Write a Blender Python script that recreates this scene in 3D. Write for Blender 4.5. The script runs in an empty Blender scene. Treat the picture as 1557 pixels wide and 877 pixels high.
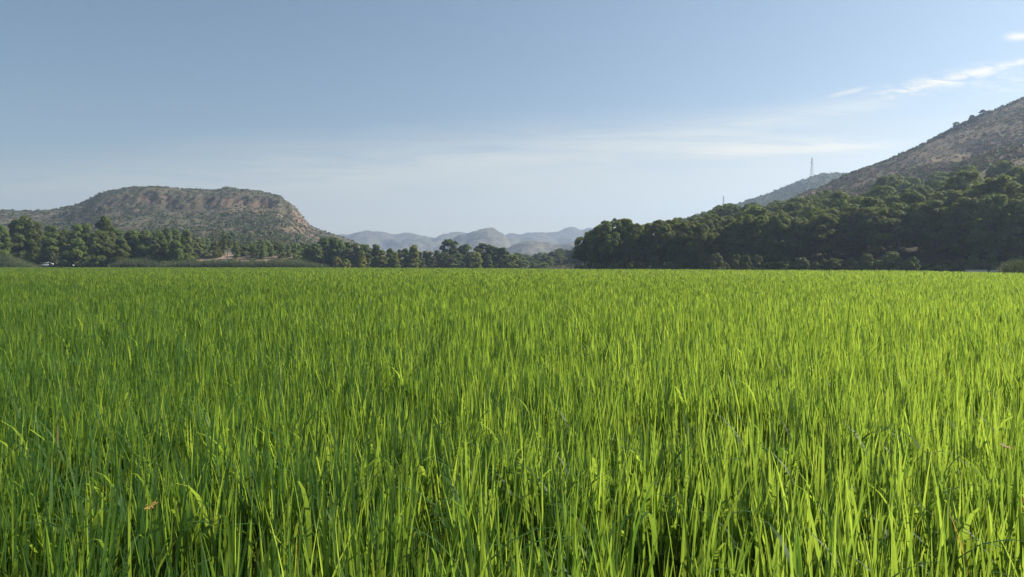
import bpy, bmesh, math
import numpy as np
from mathutils import Vector, Matrix

C = bpy.context.scene.collection
SC = bpy.context.scene
R = math.radians
F = 1154.0            # focal length of the photograph in its own pixels
PITCH = R(1.81)
CAMZ = 1.5
SUN_AZ, SUN_EL = R(74), R(39)

# ------------------------------------------------------------------ helpers
def UE(px, py):
    """pixel -> (x/y, (z-CAMZ)/y) of the ray through it"""
    a = (px - 778.5) / F; b = (438.5 - py) / F
    y = math.cos(PITCH) + b * math.sin(PITCH)
    return a / y, (b * math.cos(PITCH) - math.sin(PITCH)) / y

def at(px, py, d):
    u, e = UE(px, py)
    return u * d, d, CAMZ + e * d

def hash2(ix, iy, seed):
    h = (ix.astype(np.int64) * 374761393 + iy.astype(np.int64) * 668265263 + seed * 974634777) & 0x7fffffff
    h = ((h ^ (h >> 13)) * 1274126177) & 0x7fffffff
    return ((h ^ (h >> 16)) & 0xffff) / 65535.0

def vnoise(x, y, seed=0):
    x = np.asarray(x, float); y = np.asarray(y, float)
    ix = np.floor(x); iy = np.floor(y)
    fx = x - ix; fy = y - iy
    fx = fx * fx * (3 - 2 * fx); fy = fy * fy * (3 - 2 * fy)
    a = hash2(ix, iy, seed); b = hash2(ix + 1, iy, seed)
    c = hash2(ix, iy + 1, seed); d = hash2(ix + 1, iy + 1, seed)
    return (a * (1 - fx) + b * fx) * (1 - fy) + (c * (1 - fx) + d * fx) * fy

def fbm(x, y, seed=0, octv=4, gain=0.5):
    s = 0; a = 1; t = 0
    for k in range(octv):
        s = s + a * (vnoise(x * 2 ** k, y * 2 ** k, seed + k * 17) - 0.5); t += a; a *= gain
    return s / t * 2

def sstep(a, b, x):
    t = np.clip((np.asarray(x, float) - a) / (b - a), 0, 1)
    return t * t * (3 - 2 * t)

def mesh_np(name, verts, faces, mat, smooth=True, attrs=None):
    """one mesh from arrays; faces (N,4) or (N,3)"""
    verts = np.ascontiguousarray(verts, np.float32); faces = np.ascontiguousarray(faces, np.int32)
    n, k = faces.shape
    me = bpy.data.meshes.new(name)
    me.vertices.add(len(verts)); me.vertices.foreach_set('co', verts.ravel())
    me.loops.add(n * k); me.loops.foreach_set('vertex_index', faces.ravel())
    me.polygons.add(n)
    me.polygons.foreach_set('loop_start', np.arange(0, n * k, k, dtype=np.int32))
    me.polygons.foreach_set('use_smooth', np.full(n, smooth, dtype=bool))
    for an, av in (attrs or {}).items():
        at_ = me.attributes.new(an, 'FLOAT', 'POINT'); at_.data.foreach_set('value', np.ascontiguousarray(av, np.float32))
    me.update(calc_edges=True)
    if mat: me.materials.append(mat)
    return me

def link(name, me, parent=None, loc=None):
    o = bpy.data.objects.new(name, me); C.objects.link(o)
    if parent: o.parent = parent
    if loc is not None: o.location = loc
    return o

def tag(o, label=None, cat=None, group=None, kind=None):
    if label: o['label'] = label
    if cat: o['category'] = cat
    if group: o['group'] = group
    if kind: o['kind'] = kind
    return o

def bm_obj(name, bm, mat, parent=None, smooth=False):
    me = bpy.data.meshes.new(name); bm.normal_update(); bm.to_mesh(me); bm.free()
    me.materials.append(mat)
    for p in me.polygons: p.use_smooth = smooth
    return link(name, me, parent)

def tube_arrays(pts, rad, sides=8):
    pts = [Vector(p) for p in pts]; V = []; Fc = []
    for i, p in enumerate(pts):
        t = (pts[min(i + 1, len(pts) - 1)] - pts[max(i - 1, 0)]).normalized()
        ref = Vector((1, 0, 0)) if abs(t.x) < 0.8 else Vector((0, 1, 0))
        a = t.cross(ref).normalized(); b = t.cross(a)
        for k in range(sides):
            an = 2 * math.pi * k / sides
            V.append(p + (a * math.cos(an) + b * math.sin(an)) * rad[i])
    for i in range(len(pts) - 1):
        for k in range(sides):
            k2 = (k + 1) % sides
            Fc.append((i * sides + k, i * sides + k2, (i + 1) * sides + k2, (i + 1) * sides + k))
    return np.array([tuple(v) for v in V]), np.array(Fc)

def join(parts):
    V = []; Fc = []; off = 0
    for v, f in parts:
        V.append(v); Fc.append(f + off); off += len(v)
    return np.vstack(V), np.vstack(Fc)

def bm_tube(bm, pts, rad, sides=6):
    v, f = tube_arrays(pts, rad, sides)
    vs = [bm.verts.new(p) for p in v]
    for q in f: bm.faces.new([vs[i] for i in q])
    bm.faces.new(vs[:sides][::-1]); bm.faces.new(vs[-sides:])

def bm_box(bm, c, s, rot=None):
    m = Matrix.Translation(c) @ (rot.to_4x4() if rot else Matrix()) @ Matrix.Diagonal((s[0], s[1], s[2], 1))
    return bmesh.ops.create_cube(bm, size=1, matrix=m)['verts']

# ------------------------------------------------------------------ node helpers
class NT:
    def __init__(s, nt): s.nt = nt; s.n = nt.nodes; s.l = nt.links
    def node(s, t, **kw):
        n = s.n.new(t)
        for k, v in kw.items(): setattr(n, k, v)
        return n
    def put(s, sock, v):
        if isinstance(v, bpy.types.NodeSocket): s.l.new(v, sock)
        elif v is not None: sock.default_value = v
    def math(s, op, a, b=None, c=None, clamp=False):
        n = s.node('ShaderNodeMath', operation=op); n.use_clamp = clamp
        for i, v in enumerate((a, b, c)):
            if v is not None: s.put(n.inputs[i], v)
        return n.outputs[0]
    def noise(s, vec, scale, detail=4, rough=0.55, dist=0.0):
        n = s.node('ShaderNodeTexNoise')
        if vec is not None: s.l.new(vec, n.inputs['Vector'])
        n.inputs['Scale'].default_value = scale; n.inputs['Detail'].default_value = detail
        n.inputs['Roughness'].default_value = rough; n.inputs['Distortion'].default_value = dist
        return n.outputs['Fac']
    def mix(s, f, a, b, mode='MIX'):
        n = s.node('ShaderNodeMix', data_type='RGBA', blend_type=mode)
        s.put(n.inputs[0], f)
        s.put(n.inputs[6], a if isinstance(a, bpy.types.NodeSocket) else (*a, 1))
        s.put(n.inputs[7], b if isinstance(b, bpy.types.NodeSocket) else (*b, 1))
        return n.outputs[2]
    def map(s, v, a, b, c=0.0, d=1.0):
        n = s.node('ShaderNodeMapRange'); n.interpolation_type = 'SMOOTHSTEP'
        s.put(n.inputs[0], v); n.inputs[1].default_value = a; n.inputs[2].default_value = b
        n.inputs[3].default_value = c; n.inputs[4].default_value = d
        return n.outputs[0]
    def attr(s, name): return s.node('ShaderNodeAttribute', attribute_name=name).outputs['Fac']

def new_mat(name):
    m = bpy.data.materials.new(name); m.use_nodes = True; m.node_tree.nodes.clear()
    t = NT(m.node_tree); out = t.node('ShaderNodeOutputMaterial')
    return m, t, out

def simple(name, col, rough=0.6, metal=0.0, var=0.15, scale=3.0):
    m, t, out = new_mat(name)
    b = t.node('ShaderNodeBsdfPrincipled')
    pos = t.node('ShaderNodeTexCoord').outputs['Object']
    n = t.noise(pos, scale)
    t.l.new(t.mix(n, [c * (1 - var) for c in col], [min(1, c * (1 + var)) for c in col]), b.inputs['Base Color'])
    b.inputs['Roughness'].default_value = rough; b.inputs['Metallic'].default_value = metal
    t.l.new(b.outputs[0], out.inputs[0])
    return m

def leaf_mat(name, dark, light, trans, tfac=0.3, rough=0.6, objvar=0.5, spec=0.1):
    """foliage: colour varies leaf by leaf (tint), clump by clump and tree by tree"""
    m, t, out = new_mat(name)
    tint = t.attr('tint')
    rnd = t.node('ShaderNodeObjectInfo').outputs['Random']
    c = t.mix(tint, dark, light)
    hs = t.node('ShaderNodeHueSaturation')
    t.l.new(c, hs.inputs['Color'])
    t.l.new(t.map(rnd, 0, 1, 0.485, 0.515), hs.inputs['Hue'])
    t.l.new(t.math('ADD', t.math('MULTIPLY', rnd, objvar), 1 - objvar / 2), hs.inputs['Value'])
    b = t.node('ShaderNodeBsdfPrincipled'); t.l.new(hs.outputs[0], b.inputs['Base Color'])
    b.inputs['Roughness'].default_value = rough; b.inputs['Specular IOR Level'].default_value = spec
    tr = t.node('ShaderNodeBsdfTranslucent')
    t.l.new(t.mix(tint, [x * 0.7 for x in trans], trans), tr.inputs['Color'])
    mx = t.node('ShaderNodeMixShader'); mx.inputs[0].default_value = tfac
    t.l.new(b.outputs[0], mx.inputs[1]); t.l.new(tr.outputs[0], mx.inputs[2])
    t.l.new(mx.outputs[0], out.inputs[0])
    return m

# ------------------------------------------------------------------ camera
cam = bpy.data.cameras.new('camera'); camo = bpy.data.objects.new('camera', cam); C.objects.link(camo)
cam.sensor_width = 36; cam.sensor_fit = 'HORIZONTAL'; cam.lens = 36 * F / 1557
cam.clip_start = 0.05; cam.clip_end = 30000
camo.location = (0, 0, CAMZ); camo.rotation_euler = (math.pi / 2 - PITCH, 0, 0)
SC.camera = camo

# ------------------------------------------------------------------ light and sky
S = Vector((math.sin(SUN_AZ) * math.cos(SUN_EL), math.cos(SUN_AZ) * math.cos(SUN_EL), math.sin(SUN_EL)))
sl = bpy.data.lights.new('sun', 'SUN'); sl.energy = 5.0; sl.angle = R(0.5); sl.color = (1, 0.93, 0.80)
so = bpy.data.objects.new('sun', sl); C.objects.link(so); so.rotation_euler = S.to_track_quat('Z', 'Y').to_euler()
so.location = (0, 0, 50)

w = bpy.data.worlds.new('World'); SC.world = w; w.use_nodes = True
w.node_tree.nodes.clear(); t = NT(w.node_tree)
sky = t.node('ShaderNodeTexSky', sky_type='NISHITA'); sky.sun_disc = False
sky.sun_elevation = SUN_EL; sky.sun_rotation = SUN_AZ
sky.air_density = 1.0; sky.dust_density = 1.2; sky.ozone_density = 0.0; sky.altitude = 300
tc = t.node('ShaderNodeTexCoord').outputs['Generated']
sx = t.node('ShaderNodeSeparateXYZ'); t.l.new(tc, sx.inputs[0])
X, Y, Z = sx.outputs
Yc = t.math('MAXIMUM', Y, 0.02); Zc = t.math('MAXIMUM', Z, 0.03)
U = t.math('DIVIDE', X, Yc); V = t.math('DIVIDE', Z, Yc)
# cirrus lies on a high level sheet: its texture is laid out on that sheet
cv = t.node('ShaderNodeCombineXYZ'); t.l.new(t.math('DIVIDE', X, Zc), cv.inputs[0]); t.l.new(t.math('DIVIDE', Y, Zc), cv.inputs[1])
mp = t.node('ShaderNodeMapping'); t.l.new(cv.outputs[0], mp.inputs[0]); mp.inputs['Rotation'].default_value = (0, 0, R(-25)); mp.inputs['Scale'].default_value = (0.35, 1.0, 1)
wisp = t.noise(mp.outputs[0], 0.9, 7, 0.6, 0.6)
uv = t.node('ShaderNodeCombineXYZ'); t.l.new(U, uv.inputs[0]); t.l.new(V, uv.inputs[1])
mp2 = t.node('ShaderNodeMapping'); t.l.new(uv.outputs[0], mp2.inputs[0]); mp2.inputs['Rotation'].default_value = (0, 0, R(-13)); mp2.inputs['Scale'].default_value = (22, 95, 1)
puff = t.noise(mp2.outputs[0], 1.0, 9, 0.68, 1.1)
mp3 = t.node('ShaderNodeMapping'); t.l.new(uv.outputs[0], mp3.inputs[0]); mp3.inputs['Rotation'].default_value = (0, 0, R(-4)); mp3.inputs['Scale'].default_value = (5, 60, 1)
streak = t.noise(mp3.outputs[0], 1.0, 9, 0.66, 0.9)
def blob(u0, v0, hu, hv, tilt, tex, lo, hi, amt, wob=0.0):
    ca, sa = math.cos(tilt), math.sin(tilt)
    du = t.math('SUBTRACT', U, u0); dv = t.math('SUBTRACT', V, v0)
    a = t.math('ADD', t.math('MULTIPLY', du, ca / hu), t.math('MULTIPLY', dv, sa / hu))
    b = t.math('ADD', t.math('MULTIPLY', du, -sa / hv), t.math('MULTIPLY', dv, ca / hv))
    r2 = t.math('ADD', t.math('POWER', t.math('ABSOLUTE', a), 4.0), t.math('MULTIPLY', b, b))
    g = t.math('EXPONENT', t.math('MULTIPLY', r2, -1.0))
    return t.math('MULTIPLY', t.math('MULTIPLY', g, t.map(tex, lo, hi)), amt)
def uv_of(px, py): return UE(px, py)
layers = []
u0, v0 = uv_of(1222, 222); layers.append(blob(u0, v0, .105, .0085, R(2), streak, .28, .58, .95))
u0, v0 = uv_of(1200, 229); layers.append(blob(u0, v0, .12, .006, R(1), streak, .36, .6, .65))
u0, v0 = uv_of(1070, 224); layers.append(blob(u0, v0, .10, .012, R(2), streak, .35, .7, .3))
u0, v0 = uv_of(1500, 107); layers.append(blob(u0, v0, .105, .0040, R(13.5), puff, .30, .54, .95))
u0, v0 = uv_of(1425, 126); layers.append(blob(u0, v0, .085, .0095, R(12), puff, .38, .58, .9))
u0, v0 = uv_of(1530, 128); layers.append(blob(u0, v0, .05, .009, R(9), puff, .42, .66, .5))
u0, v0 = uv_of(1289, 140); layers.append(blob(u0, v0, .024, .0026, R(13), puff, .2, .5, .55))
u0, v0 = uv_of(1556, 55); layers.append(blob(u0, v0, .022, .0045, R(3), puff, .15, .4, .95))
u0, v0 = uv_of(1210, 178); layers.append(blob(u0, v0, .12, .012, R(8), streak, .30, .62, .42))
u0, v0 = uv_of(985, 210); layers.append(blob(u0, v0, .22, .016, R(5), streak, .28, .66, .36))
u0, v0 = uv_of(760, 245); layers.append(blob(u0, v0, .36, .03, R(2), streak, .25, .7, .28))
u0, v0 = uv_of(300, 275); layers.append(blob(u0, v0, .42, .022, R(1), streak, .3, .75, .18))
tot = layers[0]
for l_ in layers[1:]:
    tot = t.math('MAXIMUM', tot, l_) if False else t.math('SUBTRACT', t.math('ADD', tot, l_), t.math('MULTIPLY', tot, l_))
# thin high veil whose edge climbs towards the right, thinning upwards
edge = t.math('ADD', t.math('MULTIPLY', U, .065), .155)
vv = t.math('SUBTRACT', t.math('ADD', edge, t.math('MULTIPLY', t.math('SUBTRACT', streak, .5), .05)), V)
veil = t.math('MULTIPLY', t.map(vv, -.06, .09), 0.54)
tot = t.math('SUBTRACT', t.math('ADD', tot, veil), t.math('MULTIPLY', tot, veil))
tot = t.math('MULTIPLY', tot, t.map(Y, .05, .3))
SKY_WHITE = (9.5, 8.9, 7.1)
colr = t.mix(tot, t.mix(1.0, sky.outputs[0], (.945, 1.0, .99), 'MULTIPLY'), SKY_WHITE)
bg = t.node('ShaderNodeBackground'); t.l.new(colr, bg.inputs[0]); bg.inputs[1].default_value = 0.0565
wo = t.node('ShaderNodeOutputWorld'); t.l.new(bg.outputs[0], wo.inputs[0])

# ------------------------------------------------------------------ materials
M = {}
M['pine'] = leaf_mat('pine_needles', (.058, .086, .022), (.145, .18, .040), (.30, .36, .055), .40)
M['pine_left'] = leaf_mat('sunny_pine_needles', (.062, .088, .022), (.145, .18, .044), (.28, .33, .055), .38)
M['young'] = leaf_mat('young_pine_needles', (.095, .13, .036), (.18, .22, .065), (.28, .33, .07), .34)
M['broad'] = leaf_mat('dark_broad_leaves', (.062, .092, .026), (.15, .19, .052), (.20, .25, .06), .32)
M['grey'] = leaf_mat('grey_green_leaves', (.095, .118, .050), (.185, .21, .090), (.24, .28, .08), .32)
M['lime'] = leaf_mat('yellowing_leaves', (.12, .15, .032), (.25, .27, .060), (.33, .35, .06), .38)
M['gold'] = leaf_mat('golden_leaves', (.16, .17, .03), (.30, .29, .06), (.33, .32, .05), .35)
M['scrub'] = leaf_mat('scrub_leaves', (.038, .054, .022), (.105, .128, .048), (.12, .14, .04), .24, objvar=0)
M['dryscrub'] = leaf_mat('dry_scrub', (.065, .050, .034), (.21, .150, .085), (.16, .12, .06), .2, objvar=0)
M['reed'] = leaf_mat('reed_leaves', (.050, .070, .035), (.13, .15, .075), (.15, .17, .06), .3, objvar=0)
M['bark'] = simple('pine_bark', (.10, .075, .058), .9, scale=6)
M['palebark'] = simple('pale_bark', (.26, .23, .19), .9, scale=6)

# rice: tall blades, light comes through them
m, t, out = new_mat('rice_leaf'); M['rice'] = m
tint, along = t.attr('tint'), t.attr('along')
pos = t.node('ShaderNodeNewGeometry').outputs['Position']
patch = t.noise(pos, .055, 3, .5)
patch2 = t.noise(pos, .6, 3, .5)
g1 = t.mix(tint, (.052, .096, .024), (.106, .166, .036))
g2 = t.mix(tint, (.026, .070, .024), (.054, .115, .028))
col = t.mix(t.map(patch, .4, .62), g2, g1)
col = t.mix(t.map(patch2, .35, .7, 0, .35), col, (.11, .20, .03))
col = t.mix(t.map(along, .0, .35, .55, 0), col, (.10, .13, .035))
col = t.mix(t.math('MULTIPLY', t.map(along, .84, 1, 0, .7), t.map(tint, .5, .85)), col, (.26, .24, .07))
col = t.mix(t.map(tint, .972, .978), col, (.30, .26, .12))
b = t.node('ShaderNodeBsdfPrincipled'); t.l.new(col, b.inputs['Base Color'])
b.inputs['Roughness'].default_value = .52; b.inputs['Specular IOR Level'].default_value = .22
tr = t.node('ShaderNodeBsdfTranslucent')
tcol = t.mix(tint, (.14, .26, .026), (.49, .645, .068))
tcol = t.mix(t.map(tint, .972, .978), tcol, (.4, .25, .06))
t.l.new(tcol, tr.inputs['Color'])
mx = t.node('ShaderNodeMixShader'); mx.inputs[0].default_value = .52
t.l.new(b.outputs[0], mx.inputs[1]); t.l.new(tr.outputs[0], mx.inputs[2]); t.l.new(mx.outputs[0], out.inputs[0])

def ground_mat(name, cols, scale, bump=0.4, bscale=None, rock=None, litter=None):
    m, t, out = new_mat(name)
    geo = t.node('ShaderNodeNewGeometry'); pos = geo.outputs['Position']
    n1 = t.noise(pos, scale, 6, .6); n2 = t.noise(pos, scale * 7.3, 5, .6); n3 = t.noise(pos, scale * 0.22, 3, .5)
    c = t.mix(t.map(n1, .35, .65), cols[0], cols[1])
    c = t.mix(t.map(n2, .46, .60), c, cols[2])
    c = t.mix(t.map(n3, .45, .65, 0, .6), c, cols[3])
    if rock:
        s = t.node('ShaderNodeSeparateXYZ'); t.l.new(geo.outputs['Normal'], s.inputs[0])
        mpz = t.node('ShaderNodeMapping'); t.l.new(pos, mpz.inputs[0]); mpz.inputs['Scale'].default_value = (.25, .25, 1.6)
        st = t.noise(mpz.outputs[0], .12, 5, .6)
        steep = t.math('ADD', s.outputs[2], t.math('MULTIPLY', t.math('SUBTRACT', n1, .5), .35))
        c = t.mix(t.map(steep, rock[2], rock[3], 1, 0), c, t.mix(t.map(st, .38, .62), rock[0], rock[1]))
    if litter: c = t.mix(t.math('MULTIPLY', t.attr('litter'), t.map(n2, .2, .6, .7, 1)), c, litter)
    if rock and litter: c = t.mix(t.math('MULTIPLY', t.attr('rockband'), t.map(n2, .38, .55, .15, .95)), c, t.mix(t.map(n1, .35, .6), (.17, .112, .08), (.29, .19, .13)))
    b = t.node('ShaderNodeBsdfPrincipled'); t.l.new(c, b.inputs['Base Color'])
    b.inputs['Roughness'].default_value = .95; b.inputs['Specular IOR Level'].default_value = .1
    bp = t.node('ShaderNodeBump'); bp.inputs['Strength'].default_value = bump; bp.inputs['Distance'].default_value = 1.0 / scale * .15
    t.l.new(t.noise(pos, bscale or scale * 3, 6, .65), bp.inputs['Height']); t.l.new(bp.outputs[0], b.inputs['Normal'])
    t.l.new(b.outputs[0], out.inputs[0])
    return m
M['ground'] = ground_mat('valley_ground', ((.09, .085, .05), (.13, .12, .06), (.06, .07, .035), (.10, .12, .05)), .08, .3)
M['mud'] = ground_mat('field_soil', ((.035, .032, .022), (.055, .05, .03), (.03, .035, .02), (.05, .048, .03)), 3.0, .3)
M['mesa'] = ground_mat('mesa_slope', ((.088, .076, .053), (.118, .100, .069), (.048, .054, .032), (.072, .074, .046)), .045, .6,
                       rock=((.11, .082, .066), (.21, .145, .105), .56, .76), litter=(.29, .215, .16))
M['hillr'] = ground_mat('dry_hill_slope', ((.175, .130, .080), (.24, .175, .102), (.095, .085, .052), (.13, .108, .066)), .06, .6, litter=(.045, .042, .026))
M['hillf'] = ground_mat('green_hill_slope', ((.036, .052, .022), (.056, .070, .030), (.026, .038, .018), (.04, .054, .024)), .03, .6)
M['mount'] = ground_mat('mountain_slope', ((.11, .10, .08), (.155, .135, .105), (.06, .07, .048), (.10, .10, .07)), .012, .7,
                        rock=((.13, .11, .085), (.19, .155, .12), .62, .82))
M['earth'] = ground_mat('bare_earth', ((.30, .205, .135), (.40, .29, .20), (.22, .17, .11), (.34, .25, .17)), .25, .5)
M['bank'] = ground_mat('grassy_slope', ((.05, .065, .03), (.075, .09, .04), (.035, .048, .024), (.07, .075, .04)), .5, .5)
M['track'] = ground_mat('gravel_track', ((.30, .25, .19), (.36, .31, .24), (.26, .22, .16), (.28, .25, .18)), 1.5, .3)

# ------------------------------------------------------------------ terrain
def ptab(rows):
    """skyline read off the photograph -> x/y and slope tables"""
    ue = [UE(px, py) for px, py in rows]
    return np.array([a for a, _ in ue]), np.array([b for _, b in ue])
def extend(tab, lo, hi):
    us, es = tab
    return np.concatenate([[a for a, _ in lo], us, [a for a, _ in hi]]), np.concatenate([[b for _, b in lo], es, [b for _, b in hi]])

def fan(name, u, d, zf, mat, label, cat='hill', litter=None, rockband=None):
    uu, dd = np.meshgrid(u, d, indexing='ij')
    xx = uu * dd; zz = zf(uu, dd)
    n, k = uu.shape
    idx = np.arange(n * k).reshape(n, k)
    f = np.stack([idx[:-1, :-1], idx[1:, :-1], idx[1:, 1:], idx[:-1, 1:]], -1).reshape(-1, 4)
    me = mesh_np(name, np.stack([xx, dd, zz], -1).reshape(-1, 3), f, mat, attrs={k_: f_(uu, dd, zz).ravel() for k_, f_ in (('litter', litter), ('rockband', rockband)) if f_})
    return tag(link(name, me), label, cat, kind='structure')

# mesa on the left
ML = extend(ptab([(0, 321), (50, 321.5), (90, 318), (112, 313), (130, 307), (145, 299), (160, 292), (190, 287.5), (230, 284.5), (262, 287), (290, 289.5), (320, 290),
                  (345, 287), (385, 289), (410, 294), (424, 298), (432, 304), (442, 309), (452, 321), (463, 334), (472, 344), (490, 352.5), (515, 361), (545, 373), (600, 392)]),
            [(-1.05, .055), (-.85, .066)], [(0.0, -.005), (.2, -.01)])
MD0, MD1, MD2 = 292., 800., 1250.
def mesa_z(u, d):
    E = np.interp(u, *ML)
    x = u * d
    n = fbm(x * .012, d * .012, 5, 4)
    t_ = np.clip((d - MD0) / (MD1 - MD0), 0, 1)
    tn = np.clip(t_ + n * .05 * sstep(.15, .5, t_) * (1 - sstep(.9, 1, t_)), 0, 1)
    tn = np.clip(tn + (fbm(x * .07 + d * .03, d * .05, 6, 4) * .012 + fbm(x * .3, d * .12, 8, 2) * .006) * sstep(.55, .66, tn) * (1 - sstep(.85, .97, tn)), 0, 1)
    cliff = np.interp(tn, [0, .06, .2, .45, .66, .71, .745, .85, 1], [0.02, .17, .25, .47, .70, .76, .925, .965, 1.0])
    ck = sstep(-.25, .2, fbm(x * .010 + 3, np.zeros_like(x), 9, 3)) * sstep(-.60, -.5, u) * .75 + .25
    ck = np.maximum(ck, .85 * sstep(-.36, -.32, u))
    lo = np.interp(tn, [0, .06, .2, .45, .68, 1], [0.02, .17, .25, .47, .73, 1])
    s = lo * (1 - ck) + cliff * ck
    e0 = -(CAMZ + .1) / MD0
    e = e0 + (E - e0) * s
    z = CAMZ + e * d
    amp = sstep(.05, .4, t_) * (1 - .75 * sstep(.93, 1, t_)) * sstep(.0, .03, E)
    z = z + (fbm(x * .03, d * .03, 21, 4) * 5.0 + fbm(x * .14, d * .14, 31, 3) * 1.6) * amp
    z = z + fbm(x * .2, d * .2, 77, 3) * .9 * sstep(.3, 1, t_)
    back = sstep(MD1, MD2, d)
    return z * (1 - back) - 1.0 * back
def mesa_rock(u, d, z):
    E = np.interp(u, *ML); q = (z - CAMZ) / d / np.maximum(E, .004)      # height as a share of the skyline
    px = u * F + 778.5; x = u * d
    n = fbm(x * .02, d * .05, 14, 3)
    band = sstep(.66, .74, q + n * .10) * (1 - sstep(.84, .93, q + n * .10))
    where = np.interp(px, [90, 160, 185, 215, 258, 275, 330, 350, 380, 415, 440, 470, 490], [0, .1, .5, .9, .9, .2, .25, .6, .6, .8, 1, .8, .2])
    flank = sstep(415, 432, px) * sstep(.45, .6, q) * (1 - sstep(470, 490, px)) * .7
    return np.clip(np.maximum(band * where * sstep(-.35, .15, fbm(x * .05, d * .02, 19, 3)), flank * sstep(-.2, .3, fbm(x * .06, d * .06, 23, 3))), 0, 1)
fan('mesa_hill', np.linspace(-1.0, .15, 420), np.concatenate([np.linspace(MD0, 480, 40), np.linspace(483, 800, 150), np.linspace(812, MD2, 24)]), mesa_z, M['mesa'],
    'flat topped rocky mesa with scrub slopes behind the left trees', litter=lambda u, d, z: sstep(-.3, .1, fbm(u * d * .05, d * .12, 33, 3) + .35 - .5 * sstep(318, 350, d)) * sstep(-.43, -.41, u) * (1 - sstep(-.28, -.26, u)) * (1 - sstep(330, 360, d)), rockband=mesa_rock)

# near hill on the right
RE = extend(ptab([(930, 384), (1000, 368), (1050, 352), (1100, 334), (1150, 319), (1200, 303), (1230, 290), (1260, 280), (1300, 262.5), (1350, 245.5), (1400, 222.5), (1450, 196),
                  (1475, 184), (1500, 173.5), (1530, 162), (1557, 150)]), [(-.3, -.01), (.0, -.008), (.09, .002)], [(.74, .245), (.85, .275), (1.0, .29), (1.2, .28)])
FR = ([-.3, .05, .1, .3, .5, .68, .9, 1.2], [215, 198, 188, 163, 138, 124, 108, 95])    # near foot of the wooded slope
RD1 = 420.
def right_z(u, d):
    E = np.interp(u, *RE); y0 = np.interp(u, *FR)
    x = u * d
    t_ = np.clip((d - y0) / (RD1 - y0), 0, 1)
    s = t_ ** .62
    s = s + sstep(.562, .60, u) * (.105 * np.exp(-((t_ - .47) / .085) ** 2) - .10 * np.exp(-((t_ - .66) / .07) ** 2))
    e0 = -(CAMZ + .2) / d
    e = e0 + (E - e0) * s
    z = CAMZ + e * d + (fbm(x * .03, d * .03, 51, 4) * 3.0 + fbm(x * .12, d * .12, 61, 3) * .9) * sstep(.1, .5, t_) * (1 - .8 * sstep(.93, 1, t_)) * sstep(.02, .08, E)
    z = z + fbm(x * .25, d * .25, 71, 3) * .5 * sstep(.3, .6, t_)
    back = sstep(RD1, 800, d)
    return z * (1 - back) - 1.0 * back
# far limit of the wood, as the height of the treetops seen in the photograph
TL = ptab([(880, 372), (930, 345), (1000, 336), (1040, 329), (1075, 321), (1110, 308), (1150, 309), (1200, 303), (1250, 290), (1310, 285), (1350, 268), (1400, 264), (1450, 254), (1520, 244), (1557, 246), (1700, 236)])
fan('dry_hill', np.linspace(-.05, 1.15, 420), np.concatenate([np.linspace(95, 420, 170), np.linspace(430, 800, 20)]), right_z, M['hillr'],
    'dry brown hill rising above the pine wood on the right', litter=lambda u, d, z: np.maximum(1 - sstep(-.012, .004, (z + 8 - CAMZ) / d - np.interp(u, *TL)), 1 - sstep(.12, .17, u)))

# rounder green hill behind it, with the pylon
FE = extend(ptab([(1000, 345), (1040, 333), (1090, 317), (1130, 306.5), (1150, 300.5), (1175, 292), (1200, 282), (1222, 272.5), (1240, 266.5), (1255, 264), (1275, 263), (1290, 264), (1330, 270), (1400, 285)]),
            [(-.1, -.004), (.1, .01)], [(.75, .07), (1.0, .04)])
def far_hill_z(u, d):
    E = np.interp(u, *FE); x = u * d
    t_ = np.clip((d - 480) / 470, 0, 1)
    e = -.003 + (E + .003) * t_ ** .7
    z = CAMZ + e * d + fbm(x * .015, d * .015, 91, 4) * 6 * sstep(.1, .5, t_) * (1 - .8 * sstep(.9, 1, t_))
    z = z + fbm(x * .1, d * .1, 95, 3) * 1.6 * sstep(.1, .5, t_)
    back = sstep(950, 1500, d)
    return z * (1 - back) - 1.0 * back
fan('green_hill', np.linspace(-.1, .95, 260), np.concatenate([np.linspace(480, 950, 90), np.linspace(970, 1500, 20)]), far_hill_z, M['hillf'],
    'rounded green hill with a pylon behind the dry slope')

# mountains up the valley
def mountain(name, rows, lo, hi, d0, d1, seed, label, amp):
    tab = extend(ptab(rows), lo, hi)
    def zf(u, d):
        E = np.interp(u, *tab); x = u * d
        t_ = np.clip((d - d0) / (d1 - d0), 0, 1)
        e = -.001 + (E + .001) * t_ ** .85
        rid = 1 - np.abs(fbm(x * .0062, d * .0032, seed, 4)) * 2
        z = CAMZ + e * d + (rid - .7) * amp * 1.3 * sstep(0, .4, t_) * (1 - .75 * sstep(.85, 1, t_)) * sstep(.0, .02, E)
        z = z + fbm(x * .022, d * .022, seed + 3, 5, .6) * amp * .34 * sstep(.2, .6, t_)
        back = sstep(d1, d1 * 1.25, d)
        return z * (1 - back) - 1.0 * back
    fan(name, np.linspace(tab[0][0], tab[0][-1], 300), np.concatenate([np.linspace(d0, d1, 90), np.linspace(d1 * 1.01, d1 * 1.25, 12)]), zf, M['mount'], label, 'mountain')
mountain('blue_mountains', [(470, 366), (500, 361), (515, 358), (533, 357), (545, 353.5), (557, 352), (575, 354), (595, 356), (620, 355), (640, 357), (652, 358.5), (662, 360), (680, 357), (695, 352.5), (708, 353),
          (730, 357), (760, 362), (772, 358), (777, 356.5), (783, 358), (792, 357), (800, 354.5), (818, 354), (838, 354), (848, 353), (856, 350), (862, 347), (872, 345.5), (880, 347.5), (886, 349.5), (892, 348.5), (905, 348), (950, 350), (1050, 356)],
         [(-.75, .0), (-.4, .025)], [(.4, .03), (.7, .0)], 1800, 2650, 101, 'hazy blue mountain range at the head of the valley', 30)
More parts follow.
